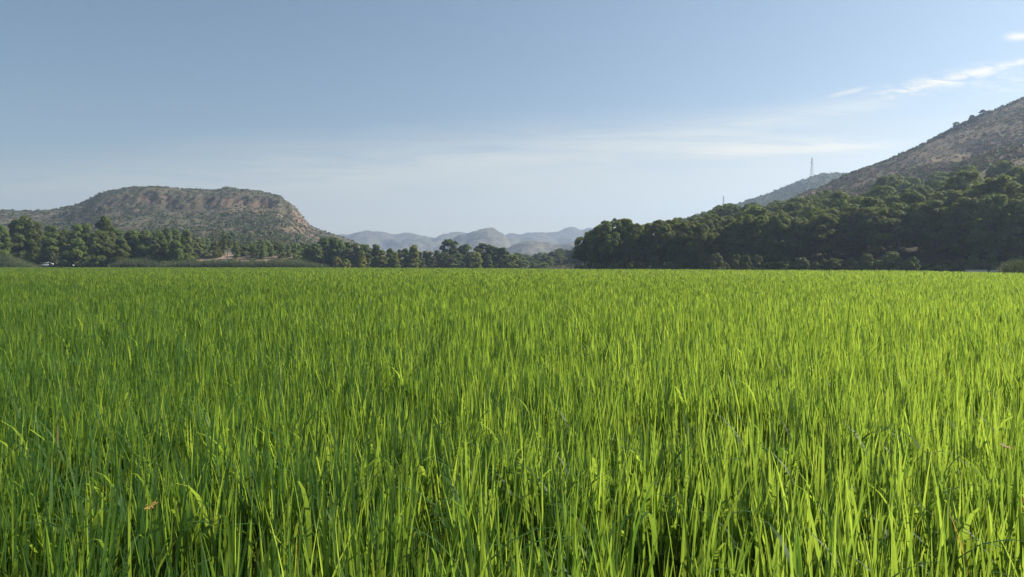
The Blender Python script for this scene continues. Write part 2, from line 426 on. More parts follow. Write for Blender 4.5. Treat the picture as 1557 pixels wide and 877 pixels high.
mountain('dome_mountain', [(620, 392), (650, 382), (675, 371), (695, 359), (715, 351.5), (730, 348.5), (741, 347.5), (752, 351), (765, 357), (776, 366), (790, 372), (815, 376), (850, 384)],
         [(-.35, .0), (-.2, .002)], [(.12, .004), (.2, .0)], 1350, 1900, 131, 'broad pinkish domed mountain in the middle of the valley', 25)
mountain('foothills', [(740, 392), (775, 376), (790, 369), (805, 366), (830, 366.5), (850, 368), (880, 366), (920, 370), (980, 382)],
         [(-.2, .0), (-.1, .003)], [(.25, .004), (.35, .0)], 1050, 1400, 151, 'low pale foothills in front of the blue mountains', 16)

# valley floor: one sheet to the horizon; field soil on top of it
bm = bmesh.new()
vs = [bm.verts.new(p) for p in ((-3650, -750, 0), (3650, -750, 0), (3650, 3550, 0), (-3650, 3550, 0))]; bm.faces.new(vs)
tag(bm_obj('ground', bm, M['ground']), 'flat valley floor around the rice field', 'ground', kind='structure')
EDGE = ([-1.1, -.9, -.3, -.05, .1, .3, .5, .545, .60, .66, .72, 1.1], [275, 272, 258, 205, 163, 140, 121, 112, 99, 86, 80, 62])   # far edge of the rice
bm = bmesh.new()
us = np.linspace(-1.05, 1.05, 90)
top = [bm.verts.new((u * np.interp(u, *EDGE), np.interp(u, *EDGE), .006)) for u in us]
bot = [bm.verts.new((u * 9.5, 1.0, .006)) for u in us]
for i in range(len(us) - 1): bm.faces.new((bot[i], bot[i + 1], top[i + 1], top[i]))
tag(bm_obj('field_soil', bm, M['mud']), 'dark damp soil under the rice', 'soil', kind='structure')

# ------------------------------------------------------------------ leaf cards
def cards(c, nrm, size, rng, aspect=.7):
    """one small leaf-spray quad at each centre, facing roughly along nrm"""
    n = len(c)
    nrm = nrm / np.maximum(np.linalg.norm(nrm, axis=1, keepdims=True), 1e-6)
    ref = rng.normal(size=(n, 3))
    a = np.cross(nrm, ref); a /= np.maximum(np.linalg.norm(a, axis=1, keepdims=True), 1e-6)
    b = np.cross(nrm, a)
    s = (size if np.ndim(size) else np.full(n, size))[:, None]
    a = a * s; b = b * s * aspect
    v = np.stack([c - a, c - b * .9 + a * .15, c + a, c + b + a * .1], 1).reshape(-1, 3)
    f = np.arange(n * 4).reshape(n, 4)
    return v, f

def sphere_dirs(n, rng):
    d = rng.normal(size=(n, 3)); return d / np.linalg.norm(d, axis=1, keepdims=True)

def clump_cloud(centres, radii, per, size, rng, flat=.75, messy=.33, up=.2):
    """leaf sprays over the shells of many small clumps"""
    Cs = []; Ns = []; T = []; Sz = []
    for c, r in zip(centres, radii):
        k = max(12, int(per * (r / np.mean(radii)) ** 2))
        d = sphere_dirs(k, rng); d[:, 2] = np.where(d[:, 2] < -.35, -d[:, 2], d[:, 2])
        rr = r * rng.uniform(.72, 1.08, k)[:, None]
        p = c + d * rr * np.array([1, 1, flat])
        Cs.append(p); Ns.append(d + rng.normal(size=(k, 3)) * messy + np.array([0, 0, up]))
        T.append(np.clip(rng.uniform(.25, .65) + rng.normal(0, .18, k), 0, 1)); Sz.append(size * rng.uniform(.6, 1.25, k))
    Cc = np.vstack(Cs); Nn = np.vstack(Ns); T = np.concatenate(T); Sz = np.concatenate(Sz)
    v, f = cards(Cc, Nn, Sz, rng)
    return v, f, np.repeat(T, 4)

def make_variant(kind, seed):
    """unit tree 12 m tall: (trunk mesh, crown mesh)"""
    rng = np.random.default_rng(seed)
    H = 12.0
    if kind in ('wood_pine',):
        z0, Rm, n, per, size = rng.uniform(.12, .26), rng.uniform(3.2, 4.0), 52, 165, .28
        env = lambda q: np.sqrt(np.clip(1 - (np.clip(q - .42, -.42, .58) / np.where(q > .42, .60, .62)) ** 2, 0, 1))
        clr = (1.0, 1.75)
    elif kind == 'left_pine':
        z0, Rm, n, per, size = rng.uniform(.05, .12), rng.uniform(2.9, 3.5), 66, 150, .26
        env = lambda q: np.clip((1 - q), 0, 1) ** .5 * np.clip(.62 + q * 1.6, 0, 1)
        clr = (.85, 1.6)
    elif kind == 'poplar':
        z0, Rm, n, per, size = .06, rng.uniform(1.5, 2.0), 60, 105, .27
        env = lambda q: np.clip(1 - q, 0, 1) ** .45 * np.clip(.6 + q * 2, 0, 1)
        clr = (.6, 1.0)
    elif kind == 'broad':
        z0, Rm, n, per, size = .08, rng.uniform(3.3, 4.2), 78, 120, .32
        env = lambda q: np.sqrt(np.clip(1 - ((q - .45) / .56) ** 2, 0, 1))
        clr = (.8, 1.5)
    elif kind == 'umbrella':
        z0, Rm, n, per, size = .50, 4.2, 40, 120, .30
        env = lambda q: np.sqrt(np.clip(1 - ((q - .35) / .68) ** 2, 0, 1))
        clr = (.8, 1.3)
    elif kind == 'bush':
        z0, Rm, n, per, size = .0, 9.0, 40, 100, .75
        env = lambda q: np.sqrt(np.clip(1 - (q * .98) ** 2, 0, 1))
        clr = (2.0, 3.2)
    q = rng.uniform(0, 1, n) ** .85; q[0] = .97; q[1] = .9
    an = np.arange(n) * 2.39996 + rng.uniform(-.6, .6, n)
    rmul = 1 + .28 * np.sin(an * 2 + rng.uniform(0, 6)) * rng.uniform(.4, 1) + rng.normal(0, .12, n)
    r = Rm * env(q) * (rng.uniform(.62, .95, n) if kind in ('wood_pine', 'bush') else rng.uniform(.4, .9, n)) * rmul
    rad = rng.uniform(*clr, n) * (1 - .35 * q)
    hz = H * (z0 + (1 - z0) * q) - rad * .55
    sway = np.array([rng.uniform(-.5, .5), rng.uniform(-.5, .5)]) * (0 if kind == 'bush' else 1)
    ctr = np.stack([r * np.cos(an) + sway[0] * q, r * np.sin(an) + sway[1] * q, np.maximum(hz, rad * .4)], 1)
    v, f, T = clump_cloud(ctr, rad, per, size, rng, flat={'poplar': 1.05, 'wood_pine': .9, 'left_pine': .85, 'broad': .9}.get(kind, .72))
    crown = mesh_np('crown', v, f, None, smooth=False, attrs={'tint': T})
    parts = []
    if kind == 'bush':
        for k in range(5):
            a_ = k * 1.3; parts.append(tube_arrays([(0, 0, -.5), (math.cos(a_) * 2.2, math.sin(a_) * 2.2, 4), (math.cos(a_) * 4, math.sin(a_) * 4, 8)], [.35, .22, .08], 5))
    else:
        lean = rng.uniform(-.35, .35, 2)
        tp = [(0, 0, -.6), (lean[0] * .3, lean[1] * .3, H * .2), (lean[0], lean[1], H * .45), (sway[0] * .7, sway[1] * .7, H * .7), (sway[0], sway[1], H * .93)]
        parts.append(tube_arrays(tp, [.30, .22, .17, .11, .03], 7))
        for k in rng.choice(n, min(n, 14), replace=False):
            c = ctr[k]; zb = max(H * max(z0 * .8, .1), c[2] - rng.uniform(1.0, 2.2)); s_ = min(1, zb / (H * .9))
            b0 = np.array([sway[0] * s_ * .8, sway[1] * s_ * .8, zb])
            parts.append(tube_arrays([b0, (b0 * .5 + c * .5) + np.array([0, 0, -.1]), c], [.09, .06, .02], 5))
    tv, tf = join(parts)
    return mesh_np('trunk', tv, tf, None), crown

VAR = {}
def variants(kind, count, seed0):
    VAR[kind] = [make_variant(kind, seed0 + i) for i in range(count)]
variants('wood_pine', 6, 100); variants('left_pine', 5, 200); variants('poplar', 4, 300); variants('broad', 4, 400); variants('umbrella', 1, 500); variants('bush', 3, 600)
DRESSED = {}
def dressed(kind, i, leaf, bark):
    key = (kind, i, leaf, bark)
    if key not in DRESSED:
        tm, cm = VAR[kind][i]
        tm = tm.copy(); cm = cm.copy(); tm.materials.clear(); cm.materials.clear()
        tm.materials.append(M[bark]); cm.materials.append(M[leaf])
        DRESSED[key] = (tm, cm)
    return DRESSED[key]
trng = np.random.default_rng(77)
def tree(name, kind, leaf, x, y, z, h, wid, label, group, cat='tree', bark='bark', i=None):
    """wid: crown width in metres, or None to keep the kind's own"""
    vs_ = VAR[kind]; i = int(trng.integers(len(vs_))) if i is None else i
    tm, cm = dressed(kind, i, leaf, bark)
    o = bpy.data.objects.new(name, None); o.empty_display_size = .5; C.objects.link(o)
    s = h / 12.0
    base_w = {'wood_pine': 7.6, 'left_pine': 7.4, 'poplar': 4.2, 'broad': 8.4, 'umbrella': 9.0, 'bush': 19.0}[kind]
    sw = s if wid is None else wid / base_w
    o.location = (x, y, z); o.scale = (sw, sw, s); o.rotation_euler = (0, 0, float(trng.uniform(0, 6.28)))
    tag(o, label, cat, group)
    link('trunk' if kind != 'bush' else 'stem', tm, o)
    link('crown' if kind != 'bush' else 'foliage', cm, o)
    return o
ORD = ('first second third fourth fifth sixth seventh eighth ninth tenth eleventh twelfth thirteenth fourteenth fifteenth sixteenth seventeenth eighteenth nineteenth twentieth '
       'twenty-first twenty-second twenty-third twenty-fourth twenty-fifth twenty-sixth twenty-seventh twenty-eighth twenty-ninth thirtieth '
       'thirty-first thirty-second thirty-third thirty-fourth thirty-fifth thirty-sixth thirty-seventh thirty-eighth').split()

def top_tree(name, kind, leaf, px, py, wpx, d, label, group, zf=None, **kw):
    """tree at depth d whose top shows at pixel row py"""
    x, y, zt = at(px, py, d)
    zb = float(zf(np.array([x / d]), np.array([float(d)]))[0]) if zf else 0.0
    zb = max(zb, 0.0)
    return tree(name, kind, leaf, x, y, zb - .15, max(zt - zb, .5), wpx * d / F, label, group, **kw)

# --- left row of pines
G = 'pines along the left edge of the field'
left_row = [(2, 343, 30, 278), (22, 334, 34, 288), (38, 327.5, 40, 290), (58, 337, 32, 292), (80, 342, 40, 286), (98, 347, 30, 296), (114, 340.5, 34, 288), (132, 340, 34, 292), (160, 329, 36, 300),
            (150, 349, 38, 282), (184, 361, 32, 278), (202, 349, 36, 288), (220, 350, 34, 286), (241, 349, 25, 287), (255, 345.5, 24, 290), (269, 348, 25, 285), (284, 349, 24, 288)]
left_row.sort()
names = {160: 'tall leaning pine standing above the other left pines', 38: 'big broad pine near the left frame, tallest of its clump', 2: 'light green pine cut by the left frame edge', 184: 'low rounded pine in front of the left pine row'}
for k, (px, py, wp, d) in enumerate(left_row):
    top_tree('pine_tree', 'left_pine', 'pine_left', px, py, wp * 1.25, d, names.get(px, '%s pine from the left end of the row left of the field' % ORD[k]), G)
# second line that closes the gaps behind them
r2 = np.random.default_rng(5)
for px in range(-60, 300, 26):
    d = 305 + r2.uniform(-4, 8)
    top_tree('pine_tree', 'left_pine', 'pine_left', px + r2.uniform(-6, 6), 352 + r2.uniform(-4, 7), 36, d, 'dark pine filling the gaps behind the left pine row', 'pines behind the left row', mesa_z)
for px in (-30, -75, -120): top_tree('pine_tree', 'left_pine', 'pine_left', px, 338, 40, 284, 'pine beyond the left end of the row', G)

# --- lone umbrella pine, small light pines on the foot of the mesa
top_tree('umbrella_pine', 'umbrella', 'pine_left', 345, 356.5, 25, 302, 'umbrella pine with bare trunk on the orange earth bank', None, mesa_z)
foot = [(298, 360, 22), (309, 366, 18), (327, 366, 20), (318, 372, 12), (358, 367, 16), (370, 370, 18), (381, 366, 16), (392, 366, 20), (399, 363, 18), (410, 369, 16), (419, 366.5, 17), (429, 370, 15),
        (438, 371, 16), (449, 370, 17), (459, 368, 18), (468, 370, 16), (387, 374, 14), (336, 371, 14)]
foot.sort()
for k, (px, py, wp) in enumerate(foot):
    top_tree('young_pine', 'left_pine' if k % 3 else 'broad', 'young', px, py, wp * 1.1, 312 + (k * 7) % 17, '%s small light green pine from the left on the orange bank' % ORD[k], 'small pines on the earth bank', mesa_z)
r3 = np.random.default_rng(8)
k = 0
while k < 62:
    px = r3.uniform(150, 520); d = r3.uniform(335, 470)
    u = (px - 778.5) / F
    z = float(mesa_z(np.array([u]), np.array([d]))[0])
    if np.interp(u, *ML) < .02: k += 1; continue
    h = r3.uniform(3.2, 6.0)
    tree('young_pine', 'left_pine' if r3.random() < .6 else 'broad', 'young', u * d, d, max(z, 0) - .2, h, h * r3.uniform(.6, .9),
         'small sunlit pine scattered over the lower slope of the mesa', 'young pines on the lower mesa slope'); k += 1

# --- middle line of broadleaf trees and poplars
G = 'trees across the middle of the far field edge'
mid = [  # px, top, width, depth, kind, leaf, words
    (470, 372, 18, 300, 'broad', 'broad', None), (480, 369, 22, 296, 'broad', 'broad', None), (492, 360.5, 22, 302, 'broad', 'broad', None), (504, 361, 22, 304, 'broad', 'broad', None),
    (516, 364, 20, 300, 'broad', 'broad', None), (528, 367, 20, 304, 'poplar', 'young', None), (539, 368, 18, 300, 'poplar', 'grey', None),
    (550, 380, 15, 288, 'poplar', 'gold', 'yellow leaved tree in the dark group, brightest of all'), (513, 389, 12, 284, 'bush', 'gold', 'low yellow tree left of a second yellow one'),
    (526, 393, 12, 284, 'bush', 'lime', 'lowest yellow green tree in front of dark broadleaf group'),
    (556, 371, 20, 300, 'broad', 'broad', None), (573, 371, 18, 302, 'poplar', 'young', None), (582, 379, 14, 296, 'poplar', 'lime', None), (594, 377, 14, 298, 'poplar', 'young', None), (601, 383, 14, 292, 'poplar', 'lime', None),
    (608, 379, 14, 305, 'poplar', 'grey', None), (617, 377, 14, 300, 'poplar', 'young', None), (629, 372, 18, 298, 'poplar', 'lime', None), (639, 382, 12, 305, 'poplar', 'grey', None), (648, 381, 13, 310, 'poplar', 'grey', None),
    (656, 382, 14, 310, 'poplar', 'grey', None), (665, 380, 14, 312, 'poplar', 'lime', None), (675, 383, 20, 300, 'broad', 'grey', None), (684, 388, 16, 292, 'broad', 'grey', None),
    (686, 363.5, 22, 315, 'broad', 'broad', 'tall round topped dark tree rising above the poplars'), (708, 370, 20, 312, 'broad', 'broad', None), (697, 384, 16, 300, 'poplar', 'young', None), (714, 385, 12, 296, 'poplar', 'grey', None),
    (724, 382, 17, 298, 'broad', 'lime', None), (735, 369, 26, 308, 'broad', 'broad', None), (750, 373, 20, 305, 'broad', 'broad', None), (764, 375.5, 20, 302, 'broad', 'broad', None), (743, 386, 12, 294, 'poplar', 'broad', None),
    (777, 386, 15, 298, 'broad', 'lime', None), (788, 384, 16, 330, 'broad', 'broad', None)]
mid.sort(key=lambda r: r[0])
words = {('broad', 'broad'): 'dark broadleaf', ('poplar', 'broad'): 'dark poplar', ('poplar', 'young'): 'light green poplar', ('poplar', 'grey'): 'grey green poplar', ('poplar', 'lime'): 'yellowing poplar', ('broad', 'grey'): 'grey green bushy', ('broad', 'lime'): 'yellow green'}
cnt = {}
for (px, py, wp, d, kd, lf, wd) in mid:
    if wd is None:
        key = (kd, lf); cnt[key] = cnt.get(key, 0) + 1
        wd = '%s %s tree from the left in the middle tree line' % (ORD[cnt[key] - 1], words[key])
    nm = 'poplar_tree' if kd == 'poplar' else 'broadleaf_tree'
    top_tree(nm, kd, lf, px, py, wp * 1.45, d, wd, G, bark='palebark')
r4 = np.random.default_rng(12)
for px in range(466, 800, 15):
    top_tree('broadleaf_tree', 'broad', 'broad', px + r4.uniform(-4, 4), 386 + r4.uniform(-3, 5), 22, 326 + r4.uniform(-6, 10), 'dark low tree behind the middle tree line', 'trees behind the middle line')
# hazier trees further up the valley, rising to the right
for k in range(84):
    px = r4.uniform(778, 905); d = r4.uniform(380, 520)
    py = np.interp(px, [775, 800, 820, 840, 855, 880, 905], [388, 386, 382, 381, 376, 372, 370]) + r4.uniform(0, 18)
    x, y, zt = at(px, py, d); h = r4.uniform(8, 12)
    # the slope they stand on is theirs to follow
    tree('broadleaf_tree', ('broad', 'wood_pine', 'poplar')[k % 3], 'broad', x, y, max(zt - h, 0) - .2, h if zt - h > 0 else zt, r4.uniform(7, 10), 'hazy grey green tree on the far rise left of the big wood', 'hazy trees up the valley')

# --- wood on the right
G = 'front row of the pine wood on the right'
front = [(889, 356, 24, 196), (899, 350, 26, 200), (910, 344, 28, 192), (922, 337, 28, 196), (931, 330.5, 32, 190), (948, 333, 36, 192), (966, 340, 30, 186), (985, 339, 34, 188), (1004, 335, 34, 184), (1021, 334, 32, 186),
         (1040, 338, 32, 180), (1056, 337, 28, 182), (1067, 340, 26, 172), (1086, 341, 30, 176), (1104, 343, 28, 176), (1135, 327, 40, 172), (1116, 339, 30, 178), (1160, 328, 38, 170), (1186, 326, 38, 168), (1214, 331, 36, 164), (1241, 315, 38, 168),
         (1264, 318, 38, 164), (1294, 314, 44, 162), (1318, 316, 38, 158), (1337, 309, 44, 158), (1366, 308, 44, 152), (1398, 309, 44, 148), (1420, 312, 40, 146), (1444, 289, 52, 148), (1487, 280, 56, 142),
         (1466, 300, 44, 138), (1527, 268, 60, 140), (1510, 296, 48, 132), (1551, 303, 46, 128), (1580, 270, 60, 134), (1620, 268, 60, 128), (1665, 262, 64, 124)]
front.sort()
fn = {889: 'lowest pine at the left tip of the wood', 931: 'tall domed pine near the left tip of the wood', 1527: 'largest broad domed pine of the wood, beside the right frame edge', 1444: 'light olive pine standing out of the wood near the right'}
for k, (px, py, wp, d) in enumerate(front):
    lab = fn.get(px, '%s dark pine from the left in the front row of the wood' % ORD[k]) if px < 1560 else 'dark pine of the wood past the right frame edge'
    if k >= 30 and px < 1560 and px not in fn: lab = {1487: 'round topped dark pine left of the largest domed pine', 1510: 'low dark pine before the largest domed pine', 1551: 'low light topped pine at the right frame edge'}.get(px, lab)
    top_tree('pine_tree', 'wood_pine', 'young' if px == 1444 else 'pine', px, py, wp * 1.18, d, lab, G, right_z)
G = 'pines on the wooded slope of the right hill'
r5 = np.random.default_rng(23)
pts = []
for _ in range(9000):
    u = r5.uniform(.09, .80); y0 = np.interp(u, *FR)
    d = y0 + 9 + (300 - 0) * r5.uniform(0, 1) ** 1.25
    if d > 400: continue
    x = u * d
    z = float(right_z(np.array([u]), np.array([d]))[0]); h = r5.uniform(7.0, 13.0)
    if d < y0 + 22: h = r5.uniform(8.5, 10.5)
    ett = (z + h - CAMZ) / d; lim = np.interp(u, *TL)
    if ett > lim + .0015: continue
    depth_gap = 7.0 if d < 230 else 7.6
    if ett > lim - .02 and r5.random() < .25: continue
    if any((x - a) ** 2 + (d - b_) ** 2 < depth_gap ** 2 for a, b_ in pts): continue
    pts.append((x, d))
    tree('pine_tree', 'wood_pine', 'young' if r5.random() < .14 else 'pine', x, d, max(z, 0) - .2, h, h * r5.uniform(.58, .82),
         'pine packed among others up the wooded slope' if d > y0 + 24 else 'dark pine just behind the front row of the wood', G if d > y0 + 24 else 'pines just behind the front row')
    if len(pts) > 245: break
print('wood trees', len(pts))
# lone small pines on the skyline of the dry hill
for k, (px, py, lab) in enumerate([(1453, 187, 'small lone pine on the skyline of the dry hill, lowest of three'), (1478, 176, 'small lone pine on the skyline of the dry hill, middle of three'), (1495, 168, 'small lone pine on the skyline of the dry hill, highest of three')]):
    top_tree('pine_tree', 'broad', 'broad', px, py - 2, 11, 418, lab, 'lone pines on the dry hill skyline', right_z)

# --- shrubs at the field edge
def shrub(px, py, wp, d, leaf, label, group='shrubs along the far field edge', zf=None):
    top_tree('shrub', 'bush', leaf, px, py, wp, d, label, group, zf, cat='shrub')
sh = [(88, 389, 17, 277, 'grey', 'pale grey green shrub behind the white car'), (80, 383, 12, 277, 'grey', 'upper pale shrub growing between the dark left pines'), (131, 396, 17, 276, 'grey', 'small olive shrub to the right of the white car'),
      (797, 395, 26, 300, 'grey', 'wide grey shrub at the foot of the far rise'), (814, 400, 20, 290, 'young', 'small pale green shrub between two wider shrubs'), (827, 399, 26, 285, 'young', 'rounded pale green shrub at the middle field edge'),
      (835, 389, 14, 330, 'grey', 'upright grey shrub behind the pale green one'), (849, 402, 20, 280, 'grey', 'low grey shrub left of the dark wood'), (865, 401, 18, 282, 'grey', 'low shrub touching the left tip of the wood')]
for r_ in sh: shrub(*r_)
for k in range(44):
    px = 880 + k * 17 + r5.uniform(-6, 6); u = (px - 778.5) / F; d = np.interp(u, *FR) - 2 + r5.uniform(-3, 4)
    top = r5.uniform(1.6, 4.2); py = 402 - (top - CAMZ) / d * F
    shrub(px, py, r5.uniform(20, 36) * 150 / d, d, 'broad' if k % 4 else 'grey', 'dark low shrub under the front pines of the wood', 'undergrowth shrubs under the wood')
for k in range(24):
    px = 60 + k * 17 + r5.uniform(-5, 5); d = 280 + r5.uniform(-3, 4)
    shrub(px, 394 + r5.uniform(-2, 4), r5.uniform(18, 28), d, 'broad' if k % 3 else 'scrub', 'dark scrubby shrub at the foot of the left trees', 'shrubs at the foot of the left trees')

# ------------------------------------------------------------------ hillside scrub, reeds and bank grass (uncountable)
def scrub(name, n, sampler, mat, size, k, label, cat, seed, zoff=.0):
    rng = np.random.default_rng(seed)
    P, Rr, Tt = sampler(n, rng)
    d = sphere_dirs(len(P) * k, rng); d[:, 2] = np.abs(d[:, 2])
    c = np.repeat(P, k, 0) + d * np.repeat(Rr, k)[:, None] * np.array([1, 1, .8]) * rng.uniform(.6, 1.05, (len(d), 1))
    v, f = cards(c, d + rng.normal(size=d.shape) * .6, np.repeat(Rr, k) * size * rng.uniform(.7, 1.3, len(d)), rng)
    T = np.clip(np.repeat(Tt, k) + rng.normal(0, .13, len(d)), 0, 1)
    me = mesh_np(name, v, f, mat, False, {'tint': np.repeat(T, 4)})
    return tag(link(name, me), label, cat, kind='stuff')

def samp_mesa(n, rng):
    u = rng.uniform(-.85, -.17, n * 2); d = rng.uniform(400, 802, n * 2) ; 
    E = np.interp(u, *ML); x = u * d
    den = sstep(-.5, .45, fbm(x * .02, d * .02, 12, 3)) * (1 - .55 * sstep(620, 720, d))
    keep = (rng.random(n * 2) < den + .12) & (E > .008)
    u, d = u[keep], d[keep]; x = u * d
    r = rng.uniform(.5, 1.25, len(u)) * (1 + .9 * (rng.random(len(u)) < .14)) * (1 - .25 * sstep(500, 700, d))
    z = mesa_z(u, d)
    return np.stack([x, d, z - .1], 1), r, np.clip(rng.uniform(.1, .8, len(u)) + .25 * (1 - sstep(420, 560, d)), 0, 1)
scrub('mesa_scrub', 26000, samp_mesa, M['scrub'], .55, 12, 'dark green bushes dotted over the mesa slopes', 'scrub', 41)
def samp_mesa_dry(n, rng):
    P, r, T = samp_mesa(n, rng); return P, r * .7, T
scrub('mesa_dry_scrub', 9000, samp_mesa_dry, M['dryscrub'], .6, 9, 'dry brown low scrub over the mesa slopes', 'scrub', 43)
def samp_right(n, rng):
    u = rng.uniform(.3, .82, n); d = rng.uniform(215, 424, n)
    den = .12 + .88 * sstep(-.25, .3, fbm(u * d * .035, d * .035, 15, 3))
    keep = rng.random(n) < den; u, d = u[keep], d[keep]
    r = rng.uniform(.25, .75, len(u)) * (1 + 1.1 * (rng.random(len(u)) < .06))
    return np.stack([u * d, d, right_z(u, d) - .05], 1), r, rng.uniform(0, 1, len(u))
scrub('hill_dry_scrub', 15000, samp_right, M['dryscrub'], .62, 9, 'dry tan tussocks covering the right hill', 'scrub', 44)
scrub('hill_green_scrub', 15000, samp_right, M['scrub'], .58, 10, 'dull green low bushes dotted over the right hill', 'scrub', 45)
def samp_ridge(n, rng):
    u = rng.uniform(.42, .8, n); d = 421 + rng.uniform(-3, 6, n)
    return np.stack([u * d, d, right_z(u, d)], 1), rng.uniform(.6, 1.7, n), rng.uniform(.2, 1, n)
scrub('skyline_bushes', 420, samp_ridge, M['scrub'], .45, 22, 'green bushes along the skyline of the right hill', 'scrub', 46)
def samp_far(n, rng):
    u = rng.uniform(.12, .60, n); d = rng.uniform(560, 955, n)
    return np.stack([u * d, d, far_hill_z(u, d)], 1), rng.uniform(.8, 2.2, n), rng.uniform(0, .8, n)
scrub('green_hill_scrub', 6500, samp_far, M['scrub'], .55, 10, 'dense green scrub over the rounded hill with the pylon', 'scrub', 47)
def samp_plateau(n, rng):
    u = rng.uniform(-.72, -.30, n); d = 800 + rng.uniform(-6, 6, n)
    return np.stack([u * d, d, mesa_z(u, d)], 1), rng.uniform(.6, 2.0, n), rng.uniform(.2, .8, n)
scrub('mesa_skyline_bushes', 330, samp_plateau, M['scrub'], .45, 16, 'green bushes along the flat top of the mesa', 'scrub', 48)

def blades(P, L, wd, phi, th0, kap, twist, segs, tint, pw=1.4, face=None):
    """vectorised grass blades. th0 lean at the base, kap extra bend by the tip (radians)"""
    n = len(P); s = np.linspace(0, 1, segs + 1)
    th = th0[:, None] + kap[:, None] * s[None] ** pw
    ds = np.diff(s)[None] * L[:, None]
    tm = (th[:, 1:] + th[:, :-1]) / 2
    hx = np.concatenate([np.zeros((n, 1)), np.cumsum(np.sin(tm) * ds, 1)], 1)
    hz = np.concatenate([np.zeros((n, 1)), np.cumsum(np.cos(tm) * ds, 1)], 1)
    fa = (phi + math.pi / 2 if face is None else face)[:, None] + twist[:, None] * s[None]
    prof = np.minimum(1, .55 + 1.8 * s) * np.clip(1 - s ** 2.6, .03, 1)
    hw = wd[:, None] * .5 * prof[None]
    cx = P[:, 0:1] + hx * np.cos(phi)[:, None]; cy = P[:, 1:2] + hx * np.sin(phi)[:, None]; cz = P[:, 2:3] + hz
    wx = np.cos(fa) * hw; wy = np.sin(fa) * hw
    a = np.stack([cx - wx, cy - wy, cz], -1); b = np.stack([cx + wx, cy + wy, cz], -1)
    v = np.stack([a, b], 2).reshape(-1, 3)
    k = segs + 1
    base = (np.arange(n) * k * 2)[:, None, None]; i = np.arange(segs)[None, :, None] * 2
    f = (base + i + np.array([0, 1, 3, 2])[None, None]).reshape(-1, 4)
    return v, f, np.repeat(tint, k * 2), np.tile(np.repeat(s, 2), n)

def build_blades(name, chunks, mat):
    V = []; Fc = []; T = []; A = []; off = 0
    for v, f, tt, aa in chunks:
        V.append(v.astype(np.float32)); Fc.append((f + off).astype(np.int32)); T.append(tt); A.append(aa); off += len(v)
    return mesh_np(name, np.vstack(V), np.vstack(Fc), mat, True, {'tint': np.concatenate(T), 'along': np.concatenate(A)})

# reed bed in front of the earth bank
rg = np.random.default_rng(9)
n = 16000
d = rg.uniform(262, 276, n); px = rg.uniform(165, 500, n); u = (px - 778.5) / F
hgt = (3.3 + 2.2 * fbm(u * d * .09, d * .06, 3, 4)) * rg.uniform(.5, 1.1, n) * np.interp(px, [165, 190, 470, 500], [.6, 1, 1.0, .7])
chunk = blades(np.stack([u * d, d, np.zeros(n)], 1), hgt, rg.uniform(.07, .2, n), rg.uniform(0, 6.28, n), rg.uniform(0, .16, n), rg.uniform(.1, .9, n), rg.uniform(-1, 1, n), 3, np.clip(rg.uniform(0, 1, n) * .45 + (vnoise(u * d * .16, d * .16, 4) - .2) * .9, 0, 1))
tag(link('reed_bed', build_blades('reed_bed', [chunk], M['reed'])), 'strip of grey green reeds along the far left field edge', 'reeds', kind='stuff')

# grassy banks (left end, right end) with their grass
def mound(name, px0, px1, d0, d1, prof, label, seed, hue='reed'):
    us = np.linspace((px0 - 778.5) / F, (px1 - 778.5) / F, 50); ds = np.linspace(d0, d1, 16)
    pu = [(p - 778.5) / F for p, _ in prof]; ph = [h for _, h in prof]
    def zf(u, d):
        tt = (d - d0) / (d1 - d0)
        return np.interp(u, pu, ph) * np.sin(np.clip(tt, 0, 1) * math.pi) ** .6 * (1 + .15 * fbm(u * d * .2, d * .2, seed, 3)) - .05
    fan(name, us, ds, zf, M['bank'], label, 'bank')
    g = np.random.default_rng(seed); n = 5200
    u = g.uniform(us[0], us[-1], n); d = g.uniform(d0, d1, n); z = zf(u, d)
    ch = blades(np.stack([u * d, d, z - .02], 1), g.uniform(.4, 1.3, n), g.uniform(.04, .12, n), g.uniform(0, 6.28, n), g.uniform(0, .4, n), g.uniform(.2, 1.2, n), g.uniform(-1, 1, n), 3, g.uniform(0, 1, n))
    return build_blades('bank_grass', [ch], M[hue])
me = mound('grassy_bank', -140, 64, 264, 276, [(-140, 4.6), (0, 4.4), (15, 4.4), (26, 3.6), (40, 2.4), (52, 1.5), (64, .2)], 'sloping grassy bank left of the white car', 81, 'scrub')
tag(link('bank_grass', me), 'rough grass on the bank left of the car', 'grass', kind='stuff')
me = mound('grassy_hummock', 1520, 1720, 88, 96, [(1520, .4), (1533, 1.15), (1548, 1.35), (1570, 1.4), (1720, 1.2)], 'low grassy hump at the right end of the field', 82, 'scrub')
tag(link('bank_grass', me), 'rough grass on the hump at the right field end', 'grass', kind='stuff')
# gravel track behind the left field edge, where the car stands
bm = bmesh.new()
pr = [(-300, 0), (-70, 0)]
vs = [bm.verts.new(p) for p in ((-330, 279, .004), (-40, 277, .004), (-40, 281.2, .004), (-330, 283.2, .004))]; bm.faces.new(vs)
tag(bm_obj('dirt_track', bm, M['track']), 'gravel track behind the left edge of the field', 'track', kind='structure')

